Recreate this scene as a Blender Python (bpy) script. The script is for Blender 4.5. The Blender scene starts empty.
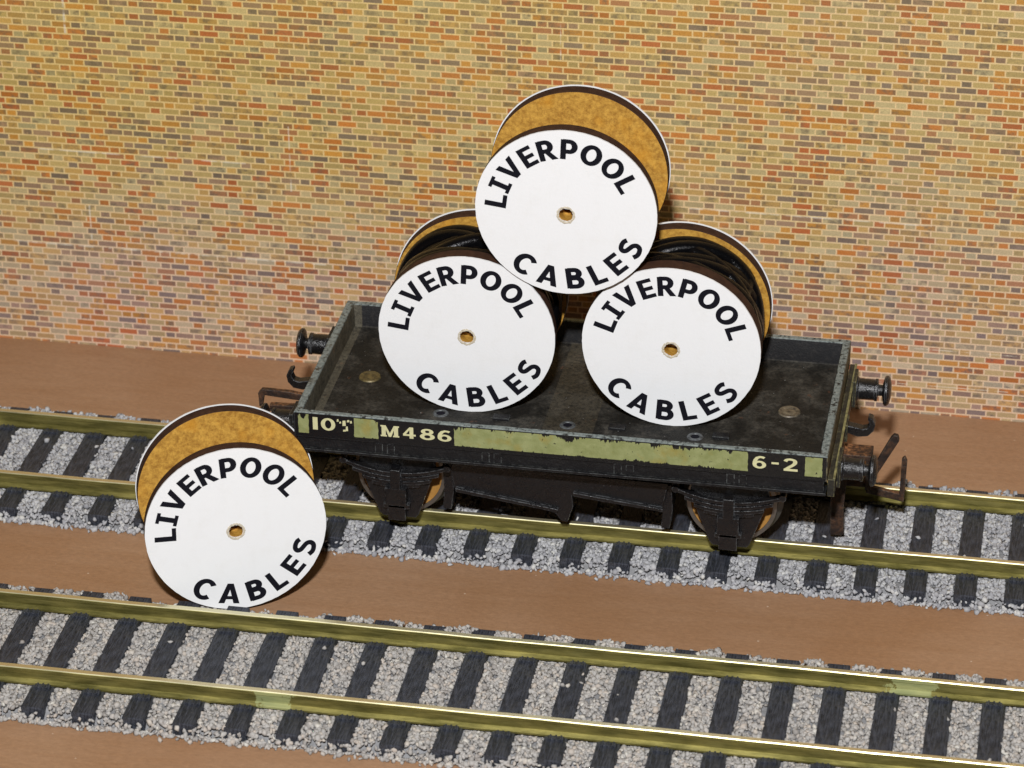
import bpy, bmesh, math, random
import numpy as np
from mathutils import Vector, Matrix, Euler

S = 0.1                      # everything below is written in millimetres; 1 Blender unit = 10 mm
R = math.radians
random.seed(4)
rng = np.random.default_rng(7)
scene = bpy.context.scene
scene.unit_settings.scale_length = 0.01
COL = scene.collection

# ------------------------------------------------------------------ camera
cd = bpy.data.cameras.new('camera')
cam = bpy.data.objects.new('camera', cd)
COL.objects.link(cam)
cam.location = (6.7117, -39.1447, 25.1541)
cam.rotation_euler = (1.05616219, 0.00931568, 0.18381185)
cd.lens = 3270.386 / 1024 * 36
cd.sensor_width = 36
cd.clip_start = 0.5
cd.clip_end = 500
cd.dof.use_dof = True
cd.dof.focus_distance = 45.6
cd.dof.aperture_fstop = 0.62
scene.camera = cam

# ------------------------------------------------------------------ world, lamps, exposure
w = bpy.data.worlds.new('World')
scene.world = w
w.use_nodes = True
bg = w.node_tree.nodes['Background']
bg.inputs[0].default_value = (1.0, 0.88, 0.72, 1)
bg.inputs[1].default_value = 0.022


def area(name, loc, target, sx, sy, power, col):
    l = bpy.data.lights.new(name, 'AREA')
    l.shape = 'RECTANGLE'
    l.size = sx * S
    l.size_y = sy * S
    l.energy = power
    l.color = col
    o = bpy.data.objects.new(name, l)
    COL.objects.link(o)
    o.location = Vector(loc) * S
    d = (Vector(target) - Vector(loc)).normalized()
    o.rotation_euler = d.to_track_quat('-Z', 'Y').to_euler()
    return o


area('flash', (52, -385, 352), (0, 10, 25), 22, 14, 33500, (0.985, 0.985, 1.0))
area('wall_warm_fill', (-70, 12, 190), (-40, 47, 40), 90, 30, 40, (1.0, 0.66, 0.16))  # unseen warm fill, added to yellow the upper wall

vs = scene.view_settings
vs.view_transform = 'Standard'
vs.look = 'None'
vs.exposure = 0
vs.gamma = 1
scene.cycles.max_bounces = 6
scene.cycles.use_denoising = True


# ------------------------------------------------------------------ node helpers
class NT:
    def __init__(s, name):
        s.m = bpy.data.materials.new(name)
        s.m.use_nodes = True
        s.t = s.m.node_tree
        s.b = s.t.nodes['Principled BSDF']
        s.tc = None

    def n(s, typ, **kw):
        x = s.t.nodes.new(typ)
        for k, v in kw.items():
            setattr(x, k, v)
        return x

    def link(s, a, b):
        s.t.links.new(a, b)

    def setin(s, sock, v):
        if hasattr(v, 'is_output') or isinstance(v, bpy.types.NodeSocket):
            s.link(v, sock)
        else:
            sock.default_value = v

    def math(s, op, a, b=0.0, c=None, clamp=False):
        x = s.n('ShaderNodeMath', operation=op, use_clamp=clamp)
        s.setin(x.inputs[0], a)
        s.setin(x.inputs[1], b)
        if c is not None:
            s.setin(x.inputs[2], c)
        return x.outputs[0]

    def pos(s):
        """object position in mm"""
        if s.tc is None:
            tc = s.n('ShaderNodeTexCoord')
            v = s.n('ShaderNodeVectorMath', operation='SCALE')
            s.link(tc.outputs['Object'], v.inputs[0])
            v.inputs['Scale'].default_value = 1 / S
            s.tc = v.outputs[0]
        return s.tc

    def xyz(s):
        x = s.n('ShaderNodeSeparateXYZ')
        s.link(s.pos(), x.inputs[0])
        return x.outputs

    def noise(s, scale, detail=3, rough=0.55, vec=None, stretch=None):
        x = s.n('ShaderNodeTexNoise')
        v = vec or s.pos()
        if stretch:
            mp = s.n('ShaderNodeMapping')
            mp.inputs['Scale'].default_value = stretch
            s.link(v, mp.inputs[0])
            v = mp.outputs[0]
        s.link(v, x.inputs['Vector'])
        x.inputs['Scale'].default_value = scale
        x.inputs['Detail'].default_value = detail
        x.inputs['Roughness'].default_value = rough
        return x.outputs['Fac']

    def ramp(s, fac, stops, interp='LINEAR'):
        x = s.n('ShaderNodeValToRGB')
        x.color_ramp.interpolation = interp
        e = x.color_ramp.elements
        while len(e) < len(stops):
            e.new(0.5)
        for i, (p, c) in enumerate(stops):
            e[i].position = p
            e[i].color = (*c, 1) if len(c) == 3 else c
        s.link(fac, x.inputs[0])
        return x.outputs[0]

    def mix(s, f, a, b, mode='MIX'):
        x = s.n('ShaderNodeMix', data_type='RGBA', blend_type=mode)
        s.setin(x.inputs[0], f)
        s.setin(x.inputs[6], (*a, 1) if isinstance(a, tuple) and len(a) == 3 else a)
        s.setin(x.inputs[7], (*b, 1) if isinstance(b, tuple) and len(b) == 3 else b)
        return x.outputs[2]

    def step(s, f, lo, hi):
        x = s.n('ShaderNodeMapRange')
        s.link(f, x.inputs[0])
        x.inputs[1].default_value = lo
        x.inputs[2].default_value = hi
        return x.outputs[0]

    def bump(s, h, dist, strength=1.0):
        x = s.n('ShaderNodeBump')
        x.inputs['Strength'].default_value = strength
        x.inputs['Distance'].default_value = dist * S
        s.link(h, x.inputs['Height'])
        s.link(x.outputs[0], s.b.inputs['Normal'])

    def edge(s, radius):
        """1 on convex or concave edges"""
        bv = s.n('ShaderNodeBevel', samples=4)
        bv.inputs['Radius'].default_value = radius * S
        g = s.n('ShaderNodeNewGeometry')
        d = s.n('ShaderNodeVectorMath', operation='DOT_PRODUCT')
        s.link(bv.outputs[0], d.inputs[0])
        s.link(g.outputs['True Normal'], d.inputs[1])
        return s.step(s.math('SUBTRACT', 1.0, d.outputs['Value']), 0.01, 0.16)

    def out(s, col=None, rough=None, metal=None, spec=None):
        if col is not None:
            s.setin(s.b.inputs['Base Color'], (*col, 1) if isinstance(col, tuple) and len(col) == 3 else col)
        if rough is not None:
            s.setin(s.b.inputs['Roughness'], rough)
        if metal is not None:
            s.setin(s.b.inputs['Metallic'], metal)
        if spec is not None:
            s.setin(s.b.inputs['Specular IOR Level'], spec)
        return s.m


# ------------------------------------------------------------------ materials
def mat_brick():
    t = NT('brick_paper')
    x, y, z = t.xyz()
    M, C = 4.630, 1.0277
    zz = t.math('ADD', z, -64.67 + C / 2 + 200 * C)
    row = t.math('FLOOR', t.math('DIVIDE', zz, C))
    vf = t.math('FRACT', t.math('DIVIDE', zz, C))            # 0..1 within the course
    par = t.math('MODULO', row, 2.0)
    xx = t.math('ADD', t.math('ADD', x, -44.86 + 100 * M), t.math('MULTIPLY', par, M * 0.5 + 0.02))
    xx = t.math('ADD', xx, t.math('MULTIPLY', t.noise(0.02, 1), 0.4))
    u = t.math('DIVIDE', xx, M)
    cell = t.math('FLOOR', u)
    uf = t.math('FRACT', u)
    hd = t.math('GREATER_THAN', uf, 0.652)                   # header or stretcher
    # distance to the joints, in mm
    a = t.math('MULTIPLY', uf, M)
    d1 = t.math('MINIMUM', a, t.math('ABSOLUTE', t.math('SUBTRACT', a, 0.652 * M)))
    dx = t.math('MINIMUM', d1, t.math('SUBTRACT', M, a))
    b = t.math('MULTIPLY', vf, C)
    dz = t.math('MINIMUM', b, t.math('SUBTRACT', C, b))
    wob = t.math('MULTIPLY', t.math('SUBTRACT', t.noise(1.6, 2), 0.5), 0.07)
    d = t.math('ADD', t.math('MINIMUM', dx, dz), wob)
    mort = t.step(t.math('SUBTRACT', 0.17, d), 0.0, 0.11)
    cid = t.math('ADD', t.math('MULTIPLY', cell, 2.0), hd)
    cv = t.n('ShaderNodeCombineXYZ')
    t.link(cid, cv.inputs[0])
    t.link(row, cv.inputs[1])
    wn = t.n('ShaderNodeTexWhiteNoise', noise_dimensions='2D')
    t.link(cv.outputs[0], wn.inputs['Vector'])
    pal = t.ramp(wn.outputs['Value'], [
        (0.0, (0.44, 0.36, 0.175)), (0.18, (0.47, 0.42, 0.27)), (0.32, (0.48, 0.33, 0.13)),
        (0.48, (0.50, 0.26, 0.06)), (0.58, (0.48, 0.185, 0.045)), (0.69, (0.42, 0.135, 0.05)),
        (0.74, (0.36, 0.18, 0.10)), (0.80, (0.30, 0.215, 0.165)), (0.90, (0.20, 0.165, 0.15)),
        (0.96, (0.37, 0.35, 0.24))], 'CONSTANT')
    pv = t.n('ShaderNodeSeparateXYZ')
    t.link(wn.outputs['Color'], pv.inputs[0])
    bri = t.math('ADD', 0.80, t.math('MULTIPLY', pv.outputs[1], 0.38))
    cb = t.n('ShaderNodeCombineColor')
    for q_ in range(3):
        t.link(bri, cb.inputs[q_])
    pal = t.mix(1.0, pal, cb.outputs[0], 'MULTIPLY')
    # bricks printed in two tones: darker blotches inside a few of them
    cv2 = t.n('ShaderNodeVectorMath', operation='ADD')
    t.link(t.pos(), cv2.inputs[0])
    t.link(wn.outputs['Color'], cv2.inputs[1])
    bl = t.noise(0.75, 2, 0.6, cv2.outputs[0])
    wn2 = t.n('ShaderNodeTexWhiteNoise', noise_dimensions='2D')
    vv = t.n('ShaderNodeVectorMath', operation='ADD')
    t.link(cv.outputs[0], vv.inputs[0])
    vv.inputs[1].default_value = (31.3, 7.7, 0)
    t.link(vv.outputs[0], wn2.inputs['Vector'])
    dark = t.math('MULTIPLY', t.step(bl, 0.42, 0.66), t.math('GREATER_THAN', wn2.outputs['Value'], 0.58))
    col = t.mix(t.math('MULTIPLY', dark, 0.75), pal, (0.13, 0.115, 0.10))
    # large slow variation of the print and fine printer grain
    big = t.noise(0.045, 3, 0.6)
    col = t.mix(t.math('MULTIPLY', t.step(big, 0.35, 0.7), 0.30), col, (0.43, 0.34, 0.20))
    mc = t.mix(t.step(t.noise(0.05, 2), 0.4, 0.65), (0.72, 0.60, 0.37), (0.72, 0.58, 0.40))
    col = t.mix(t.math('MULTIPLY', mort, 0.95), col, mc)
    painted_glow = t.step(t.math('ADD', z, t.math('MULTIPLY', t.noise(0.03, 2), 16.0)), 22.0, 52.0)  # warm glow on the upper wall painted into the print, yellowest at left
    tint = t.mix(painted_glow, (1.0, 0.88, 0.93), (1.0, 0.90, 0.70))
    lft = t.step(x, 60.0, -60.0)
    tint = t.mix(t.math('MULTIPLY', painted_glow, lft), tint, (1.0, 0.88, 0.56))
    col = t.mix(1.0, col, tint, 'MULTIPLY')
    gr = t.n('ShaderNodeTexVoronoi')
    gr.inputs['Scale'].default_value = 6.5
    t.link(t.pos(), gr.inputs['Vector'])
    col = t.mix(0.45, col, t.ramp(gr.outputs['Distance'], [(0.0, (0.45, 0.43, 0.42)), (0.7, (1.08, 1.08, 1.08))]), 'MULTIPLY')
    grain = t.noise(5.0, 2, 0.7)
    col = t.mix(0.5, col, t.ramp(grain, [(0.25, (0.72, 0.72, 0.72)), (0.75, (1.15, 1.15, 1.15))]), 'MULTIPLY')
    # pale worn joins between the printed sheets
    seams = None

    def seg(v, v0, half, q, lo, hi):
        nonlocal seams
        m = t.math('LESS_THAN', t.math('ABSOLUTE', t.math('SUBTRACT', v, v0)), half)
        m = t.math('MULTIPLY', m, t.math('MULTIPLY', t.math('GREATER_THAN', q, lo), t.math('LESS_THAN', q, hi)))
        seams = m if seams is None else t.math('MAXIMUM', seams, m)
    for v0, half, lo, hi in [(32.15, 0.13, 8, 47), (17.75, 0.17, -112, -46), (34.2, 0.13, -92, -58), (5.0, 0.09, 20, 60), (11.3, 0.10, 44, 75)]:
        seg(z, v0, half, x, lo, hi)
    for v0, half, lo, hi in [(-85.3, 0.17, 54, 62), (-83.7, 0.14, 19, 25), (-51.0, 0.12, 30, 41), (-8.9, 0.10, 55, 62)]:
        seg(x, v0, half, z, lo, hi)
    sm = t.math('MULTIPLY', seams, t.step(t.noise(0.35, 3, 0.7), 0.42, 0.56))
    col = t.mix(t.math('MULTIPLY', sm, 0.42), col, (0.82, 0.76, 0.62))
    t.bump(t.noise(0.25, 3), 0.12, 0.5)
    return t.out(col, 0.62, spec=0.25)


def mat_board():
    t = NT('brown_painted_board')
    a = t.noise(0.35, 4, 0.6, stretch=(0.25, 1.6, 1))
    b = t.noise(0.03, 3, 0.5)
    col = t.mix(t.step(a, 0.3, 0.7), (0.315, 0.178, 0.096), (0.355, 0.210, 0.120))
    col = t.mix(t.math('MULTIPLY', t.step(b, 0.4, 0.65), 0.5), col, (0.26, 0.125, 0.052))
    f = t.noise(2.2, 4, 0.8, stretch=(0.45, 1, 1))
    col = t.mix(0.6, col, t.ramp(f, [(0.3, (0.7, 0.7, 0.7)), (0.7, (1.2, 1.2, 1.2))]), 'MULTIPLY')
    v = t.n('ShaderNodeTexVoronoi')
    v.inputs['Scale'].default_value = 0.30
    t.link(t.pos(), v.inputs['Vector'])
    sp = t.math('MULTIPLY', t.math('LESS_THAN', v.outputs['Distance'], 0.045), t.math('GREATER_THAN', t.noise(0.05, 1), 0.52))
    col = t.mix(t.math('MULTIPLY', sp, 0.7), col, (0.55, 0.42, 0.32))
    t.bump(t.noise(1.2, 4, 0.6, stretch=(0.5, 1, 1)), 0.05, 0.4)
    return t.out(col, 0.5, spec=0.35)


def mat_paint(name, base=(0.008, 0.008, 0.009), wear=(0.23, 0.25, 0.24), dust=(0.11, 0.085, 0.055), wamt=0.8, damt=0.5, rough=0.38, er=0.16, spec=0.3):
    t = NT(name)
    n1 = t.noise(0.45, 5, 0.65)
    n2 = t.noise(2.2, 4, 0.7)
    g = t.n('ShaderNodeNewGeometry')
    sx = t.n('ShaderNodeSeparateXYZ')
    t.link(g.outputs['Normal'], sx.inputs[0])
    up = t.step(sx.outputs[2], 0.3, 0.9)
    du = t.math('MULTIPLY', t.math('MULTIPLY', t.step(n1, 0.42, 0.72), t.step(n2, 0.35, 0.7)), t.math('ADD', 0.25, t.math('MULTIPLY', up, 0.75)))
    col = t.mix(t.math('MULTIPLY', du, damt), base, dust)
    e = t.edge(er)
    m = t.math('MULTIPLY', e, t.step(t.math('ADD', t.math('MULTIPLY', n2, 0.5), t.math('MULTIPLY', t.noise(0.9, 3), 0.5)), 0.44, 0.56))
    fl = t.math('GREATER_THAN', t.noise(3.2, 2, 0.8), 0.74)
    m = t.math('MAXIMUM', t.math('MULTIPLY', m, wamt), t.math('MULTIPLY', fl, 0.5 * wamt))
    col = t.mix(m, col, wear)
    t.bump(t.noise(1.1, 5, 0.65), 0.26, 0.8)
    r = t.math('ADD', rough, t.math('MULTIPLY', t.step(n1, 0.3, 0.7), 0.22))
    return t.out(col, r, spec=spec)


def mat_deck():
    """the tray of the wagon: black paint worn to grey metal on the rim, dusty floor"""
    t = NT('worn_black_deck_paint')
    x, y, z = t.xyz()
    g = t.n('ShaderNodeNewGeometry')
    sx = t.n('ShaderNodeSeparateXYZ')
    t.link(g.outputs['Normal'], sx.inputs[0])
    up = t.step(sx.outputs[2], 0.3, 0.9)
    n1 = t.noise(0.22, 5, 0.65)
    n2 = t.noise(1.7, 5, 0.75)
    n3 = t.noise(0.5, 3, 0.6)
    fl = t.mix(t.step(n2, 0.3, 0.7), (0.006, 0.006, 0.0057), (0.020, 0.018, 0.0145))
    fl = t.mix(t.math('MULTIPLY', t.step(n1, 0.44, 0.62), 0.8), fl, t.mix(t.step(n2, 0.35, 0.65), (0.022, 0.021, 0.019), (0.085, 0.077, 0.062)))
    rust = t.math('MULTIPLY', t.step(n3, 0.66, 0.72), t.step(n2, 0.4, 0.6))
    fl = t.mix(t.math('MULTIPLY', rust, 0.6), fl, (0.13, 0.05, 0.022))
    pan = t.math('MULTIPLY', t.math('LESS_THAN', t.math('ABSOLUTE', t.math('SUBTRACT', x, 0.2)), 3.6), t.step(n2, 0.3, 0.62))
    fl = t.mix(t.math('MULTIPLY', pan, 0.5), fl, (0.085, 0.070, 0.045))
    # inner end wall rubbed to brown dust
    dw = t.math('MULTIPLY', t.math('LESS_THAN', x, -35.0), t.math('LESS_THAN', t.math('ABSOLUTE', t.math('SUBTRACT', y, 9.0)), 16.0))
    fl = t.mix(t.math('MULTIPLY', dw, t.math('MULTIPLY', t.step(n2, 0.25, 0.6), 0.6)), fl, (0.13, 0.115, 0.08))
    side = t.mix(t.math('MULTIPLY', t.step(n2, 0.5, 0.75), 0.5), (0.013, 0.013, 0.014), (0.05, 0.045, 0.04))
    col = t.mix(up, side, fl)
    col = t.mix(dw, col, fl)
    rim = t.math('MULTIPLY', t.math('GREATER_THAN', z, 23.38), 1.0)
    rimn = t.math('ADD', t.math('MULTIPLY', n2, 0.5), t.math('MULTIPLY', t.noise(0.6, 3, 0.7), 0.5))
    rm = t.math('MULTIPLY', rim, t.step(rimn, 0.41, 0.49))
    metal = t.mix(t.step(n2, 0.35, 0.7), (0.10, 0.12, 0.115), (0.26, 0.285, 0.265))
    endf = t.math('MULTIPLY', t.math('GREATER_THAN', x, 37.25), t.step(n2, 0.35, 0.6))
    col = t.mix(t.math('MULTIPLY', endf, 0.85), col, t.mix(t.step(n1, 0.4, 0.6), (0.10, 0.085, 0.045), (0.20, 0.17, 0.09)))
    col = t.mix(rm, col, metal)
    spk = t.math('MULTIPLY', t.math('GREATER_THAN', t.noise(2.4, 1, 0.5), 0.79), up)
    col = t.mix(t.math('MULTIPLY', spk, 0.8), col, (0.40, 0.40, 0.38))
    t.bump(t.math('ADD', n2, t.noise(4.0, 3)), 0.13, 0.7)
    return t.out(col, t.math('ADD', 0.48, t.math('MULTIPLY', n1, 0.35)), spec=0.22)


def mat_panel():
    """olive panels with chipped upper and lower edges on black"""
    t = NT('chipped_olive_panel')
    x, y, z = t.xyz()
    xw = t.math('ADD', x, t.math('MULTIPLY', t.math('SUBTRACT', t.noise(1.5, 2), 0.5), 0.25))
    m = None
    for lo, hi in [(-36.75, -35.25), (-28.75, -25.3), (-14.5, 26.5), (34.35, 36.7)]:
        q = t.math('MULTIPLY', t.math('GREATER_THAN', xw, lo), t.math('LESS_THAN', xw, hi))
        m = q if m is None else t.math('MAXIMUM', m, q)
    n = t.noise(0.9, 5, 0.8, stretch=(1, 1, 0.2))
    ntop = t.noise(0.33, 5, 0.85, stretch=(1, 1, 0.1))
    zt = t.math('SUBTRACT', 23.3, t.math('MULTIPLY', t.step(ntop, 0.50, 0.74), 1.5))
    zb = t.math('ADD', 20.25, t.math('MULTIPLY', t.step(n, 0.52, 0.8), 0.7))
    band = t.math('MULTIPLY', t.math('LESS_THAN', z, zt), t.math('GREATER_THAN', z, zb))
    m = t.math('MULTIPLY', m, band)
    chip = t.math('LESS_THAN', t.noise(1.4, 4, 0.75), 0.675)
    m = t.math('MULTIPLY', m, chip)
    ol = t.mix(t.step(t.noise(0.6, 4), 0.35, 0.65), (0.205, 0.225, 0.085), (0.275, 0.295, 0.13))
    st = t.math('MULTIPLY', t.step(t.noise(0.25, 3), 0.56, 0.66), 0.6)
    ol = t.mix(st, ol, (0.27, 0.21, 0.045))
    col = t.mix(m, (0.006, 0.006, 0.007), ol)
    t.bump(t.noise(1.6, 4), 0.10, 0.5)
    return t.out(col, 0.42, spec=0.5)


def simple(name, col, rough=0.5, metal=0.0, nscale=1.0, amt=0.3, bump=0.0, spec=0.5, dark=None):
    t = NT(name)
    n = t.noise(nscale, 4, 0.65)
    c2 = dark or tuple(c * 0.55 for c in col)
    c = t.mix(t.math('MULTIPLY', t.step(n, 0.3, 0.7), amt), col, c2)
    if bump:
        t.bump(n, bump, 0.7)
    return t.out(c, rough, metal, spec)


def mat_paper():
    t = NT('white_paper')
    n = t.noise(0.3, 4, 0.7)
    col = t.mix(t.math('MULTIPLY', t.step(n, 0.5, 0.8), 0.35), (0.77, 0.775, 0.775), (0.68, 0.67, 0.635))
    sp = t.math('GREATER_THAN', t.noise(2.5, 2, 0.6), 0.75)
    col = t.mix(t.math('MULTIPLY', sp, 0.35), col, (0.45, 0.40, 0.33))
    t.bump(t.noise(2.5, 4, 0.7), 0.05, 0.5)
    return t.out(col, 0.6, spec=0.3)


def mat_mdf():
    t = NT('tan_fibreboard')
    n = t.noise(1.1, 6, 0.8)
    f = t.noise(4.5, 3, 0.7)
    col = t.mix(t.step(n, 0.38, 0.62), (0.30, 0.145, 0.022), (0.58, 0.33, 0.06))
    col = t.mix(t.math('MULTIPLY', t.step(f, 0.55, 0.72), 0.5), col, (0.23, 0.10, 0.025))
    col = t.mix(t.math('MULTIPLY', t.step(t.noise(0.18, 3), 0.52, 0.68), 0.55), col, (0.58, 0.26, 0.02))
    t.bump(n, 0.10, 0.5)
    return t.out(col, 0.5, spec=0.4)


def mat_char():
    t = NT('scorched_cut_edge')
    n = t.noise(0.8, 4, 0.7)
    col = t.mix(t.step(n, 0.3, 0.7), (0.022, 0.009, 0.006), (0.058, 0.026, 0.014))
    t.bump(t.noise(2, 3), 0.08, 0.5)
    return t.out(col, 0.75, spec=0.2)


def mat_brass():
    t = NT('tarnished_brass_rail')
    x, y, z = t.xyz()
    n = t.noise(0.45, 5, 0.7, stretch=(0.30, 1, 2.2))
    col = t.mix(t.step(n, 0.35, 0.65), (0.17, 0.155, 0.045), (0.42, 0.37, 0.125))
    top = t.math('GREATER_THAN', z, 4.22)
    col = t.mix(top, col, (0.72, 0.67, 0.44))
    # green oxide patches by the soldered spots
    wp = t.n('ShaderNodeNewGeometry')
    ws = t.n('ShaderNodeSeparateXYZ')
    t.link(wp.outputs['Position'], ws.inputs[0])
    x, y = t.math('MULTIPLY', ws.outputs[0], 10.0), t.math('MULTIPLY', ws.outputs[1], 10.0)
    patch = None
    for px_, py_, hw_ in [(-31.2, -48.05, 2.2), (51.6, -30.75, 3.0)]:
        a = t.math('LESS_THAN', t.math('ABSOLUTE', t.math('ADD', t.math('SUBTRACT', x, px_), t.math('MULTIPLY', t.math('SUBTRACT', t.noise(0.7, 4, 0.8), 0.5), 7.0))), hw_)
        b = t.math('LESS_THAN', t.math('ABSOLUTE', t.math('SUBTRACT', y, py_)), 3.0)
        q = t.math('MULTIPLY', a, b)
        patch = q if patch is None else t.math('MAXIMUM', patch, q)
    patch = t.math('MULTIPLY', patch, t.math('LESS_THAN', z, 4.2))
    col = t.mix(t.math('MULTIPLY', patch, 0.42), col, (0.30, 0.38, 0.20))
    t.bump(t.noise(0.6, 4, 0.6, stretch=(0.2, 1, 1)), 0.05, 0.5)
    r = t.math('SUBTRACT', t.math('ADD', 0.34, t.math('MULTIPLY', n, 0.25)), t.math('MULTIPLY', top, 0.12))
    return t.out(col, r, t.math('SUBTRACT', 0.85, t.math('MULTIPLY', patch, 0.6)))


def mat_stone(name, cols):
    t = NT(name)
    g = t.n('ShaderNodeNewGeometry')
    c = t.ramp(g.outputs['Random Per Island'], cols)
    n = t.noise(3.0, 2)
    c = t.mix(0.3, c, t.ramp(n, [(0.3, (0.75, 0.75, 0.75)), (0.7, (1.1, 1.1, 1.1))]), 'MULTIPLY')
    return t.out(c, 0.75, spec=0.3)


def mat_sleeper():
    t = NT('black_grained_plastic')
    n = t.noise(1.3, 4, 0.7, stretch=(3.2, 0.4, 1))
    col = t.mix(t.step(n, 0.35, 0.65), (0.010, 0.012, 0.017), (0.060, 0.066, 0.085))
    d = t.math('MULTIPLY', t.step(t.noise(0.7, 4, 0.7), 0.5, 0.75), 0.35)
    col = t.mix(d, col, (0.10, 0.095, 0.09))
    t.bump(n, 0.35, 1.0)
    return t.out(col, 0.5, spec=0.45)


M = {
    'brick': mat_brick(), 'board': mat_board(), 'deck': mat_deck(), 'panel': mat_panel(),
    'black': mat_paint('worn_black_paint', damt=0.22, wear=(0.26, 0.28, 0.27), er=0.11, wamt=0.7),
    'glossy': mat_paint('glossy_black_metal', base=(0.006, 0.006, 0.007), wamt=0.9, damt=0.12, rough=0.18, er=0.13, wear=(0.22, 0.23, 0.24), spec=0.5),  # pale wear colour also paints in glints along the underframe edges
    'rust': mat_paint('rusty_steel', base=(0.018, 0.012, 0.010), wear=(0.15, 0.13, 0.10), dust=(0.30, 0.13, 0.05), wamt=0.9, damt=1.8, rough=0.5),
    'paper': mat_paper(), 'mdf': mat_mdf(), 'char': mat_char(), 'brass': mat_brass(), 'sleeper': mat_sleeper(),
    'edge': simple('worn_yellowish_beam_edge', (0.30, 0.27, 0.11), 0.5, nscale=0.8, amt=0.9, dark=(0.05, 0.045, 0.025)),
    'fray': simple('frayed_cream_card', (0.60, 0.54, 0.42), 0.7, nscale=2.5, amt=0.6, bump=0.1),
    'ink': simple('ink_and_hole_shade', (0.007, 0.007, 0.011), 0.8, amt=0.2, spec=0.1),
    'cream': simple('cream_lettering', (0.62, 0.60, 0.34), 0.5, nscale=1.6, amt=0.35),
    'cable': simple('glossy_black_cable', (0.0025, 0.0025, 0.003), 0.22, nscale=2.5, amt=0.3, bump=0.10, spec=0.16),
    'tan_wheel': simple('tan_wheel_disc', (0.40, 0.20, 0.045), 0.5, nscale=0.8, amt=0.6),
    'tyre': simple('dull_steel_tyre', (0.20, 0.19, 0.17), 0.35, 0.8, nscale=0.8, amt=0.5),
    'rivet': simple('rubbed_metal_rivet', (0.22, 0.18, 0.12), 0.5, 0.3, nscale=1.3, amt=0.95, dark=(0.03, 0.025, 0.02), bump=0.05),
    'hole_rim': simple('worn_grey_hole_rim', (0.12, 0.13, 0.135), 0.5, 0.2, nscale=1.6, amt=0.95, dark=(0.02, 0.02, 0.02), bump=0.05),
    'rivet_brass': simple('rubbed_brass_rivet', (0.18, 0.135, 0.05), 0.5, 0.3, nscale=1.3, amt=0.95, dark=(0.03, 0.025, 0.015), bump=0.05),
    'stone_grey': mat_stone('grey_stone_chips', [(0.0, (0.26, 0.26, 0.275)), (0.35, (0.34, 0.34, 0.35)), (0.8, (0.42, 0.42, 0.425)), (1.0, (0.52, 0.51, 0.48))]),
    'stone_warm': mat_stone('beige_grey_stone_chips', [(0.0, (0.27, 0.25, 0.23)), (0.35, (0.345, 0.33, 0.31)), (0.7, (0.41, 0.39, 0.365)), (0.9, (0.43, 0.375, 0.32)), (1.0, (0.53, 0.51, 0.46))]),
    'bed_grey': simple('grey_stone_dust', (0.26, 0.26, 0.265), 0.9, nscale=1.5, amt=0.6, bump=0.2),
}


# ------------------------------------------------------------------ object helpers
def link_mesh(name, verts, faces, mats, parent=None, smooth=False, fmat=None):
    me = bpy.data.meshes.new(name)
    v = np.asarray(verts, dtype=np.float64) * S
    me.from_pydata([tuple(p) for p in v], [], [tuple(f) for f in faces])
    for m in (mats if isinstance(mats, (list, tuple)) else [mats]):
        me.materials.append(m)
    if fmat is not None:
        me.polygons.foreach_set('material_index', fmat)
    if smooth:
        me.polygons.foreach_set('use_smooth', [True] * len(me.polygons))
    me.update()
    o = bpy.data.objects.new(name, me)
    COL.objects.link(o)
    if parent is not None:
        o.parent = parent
    return o


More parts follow.
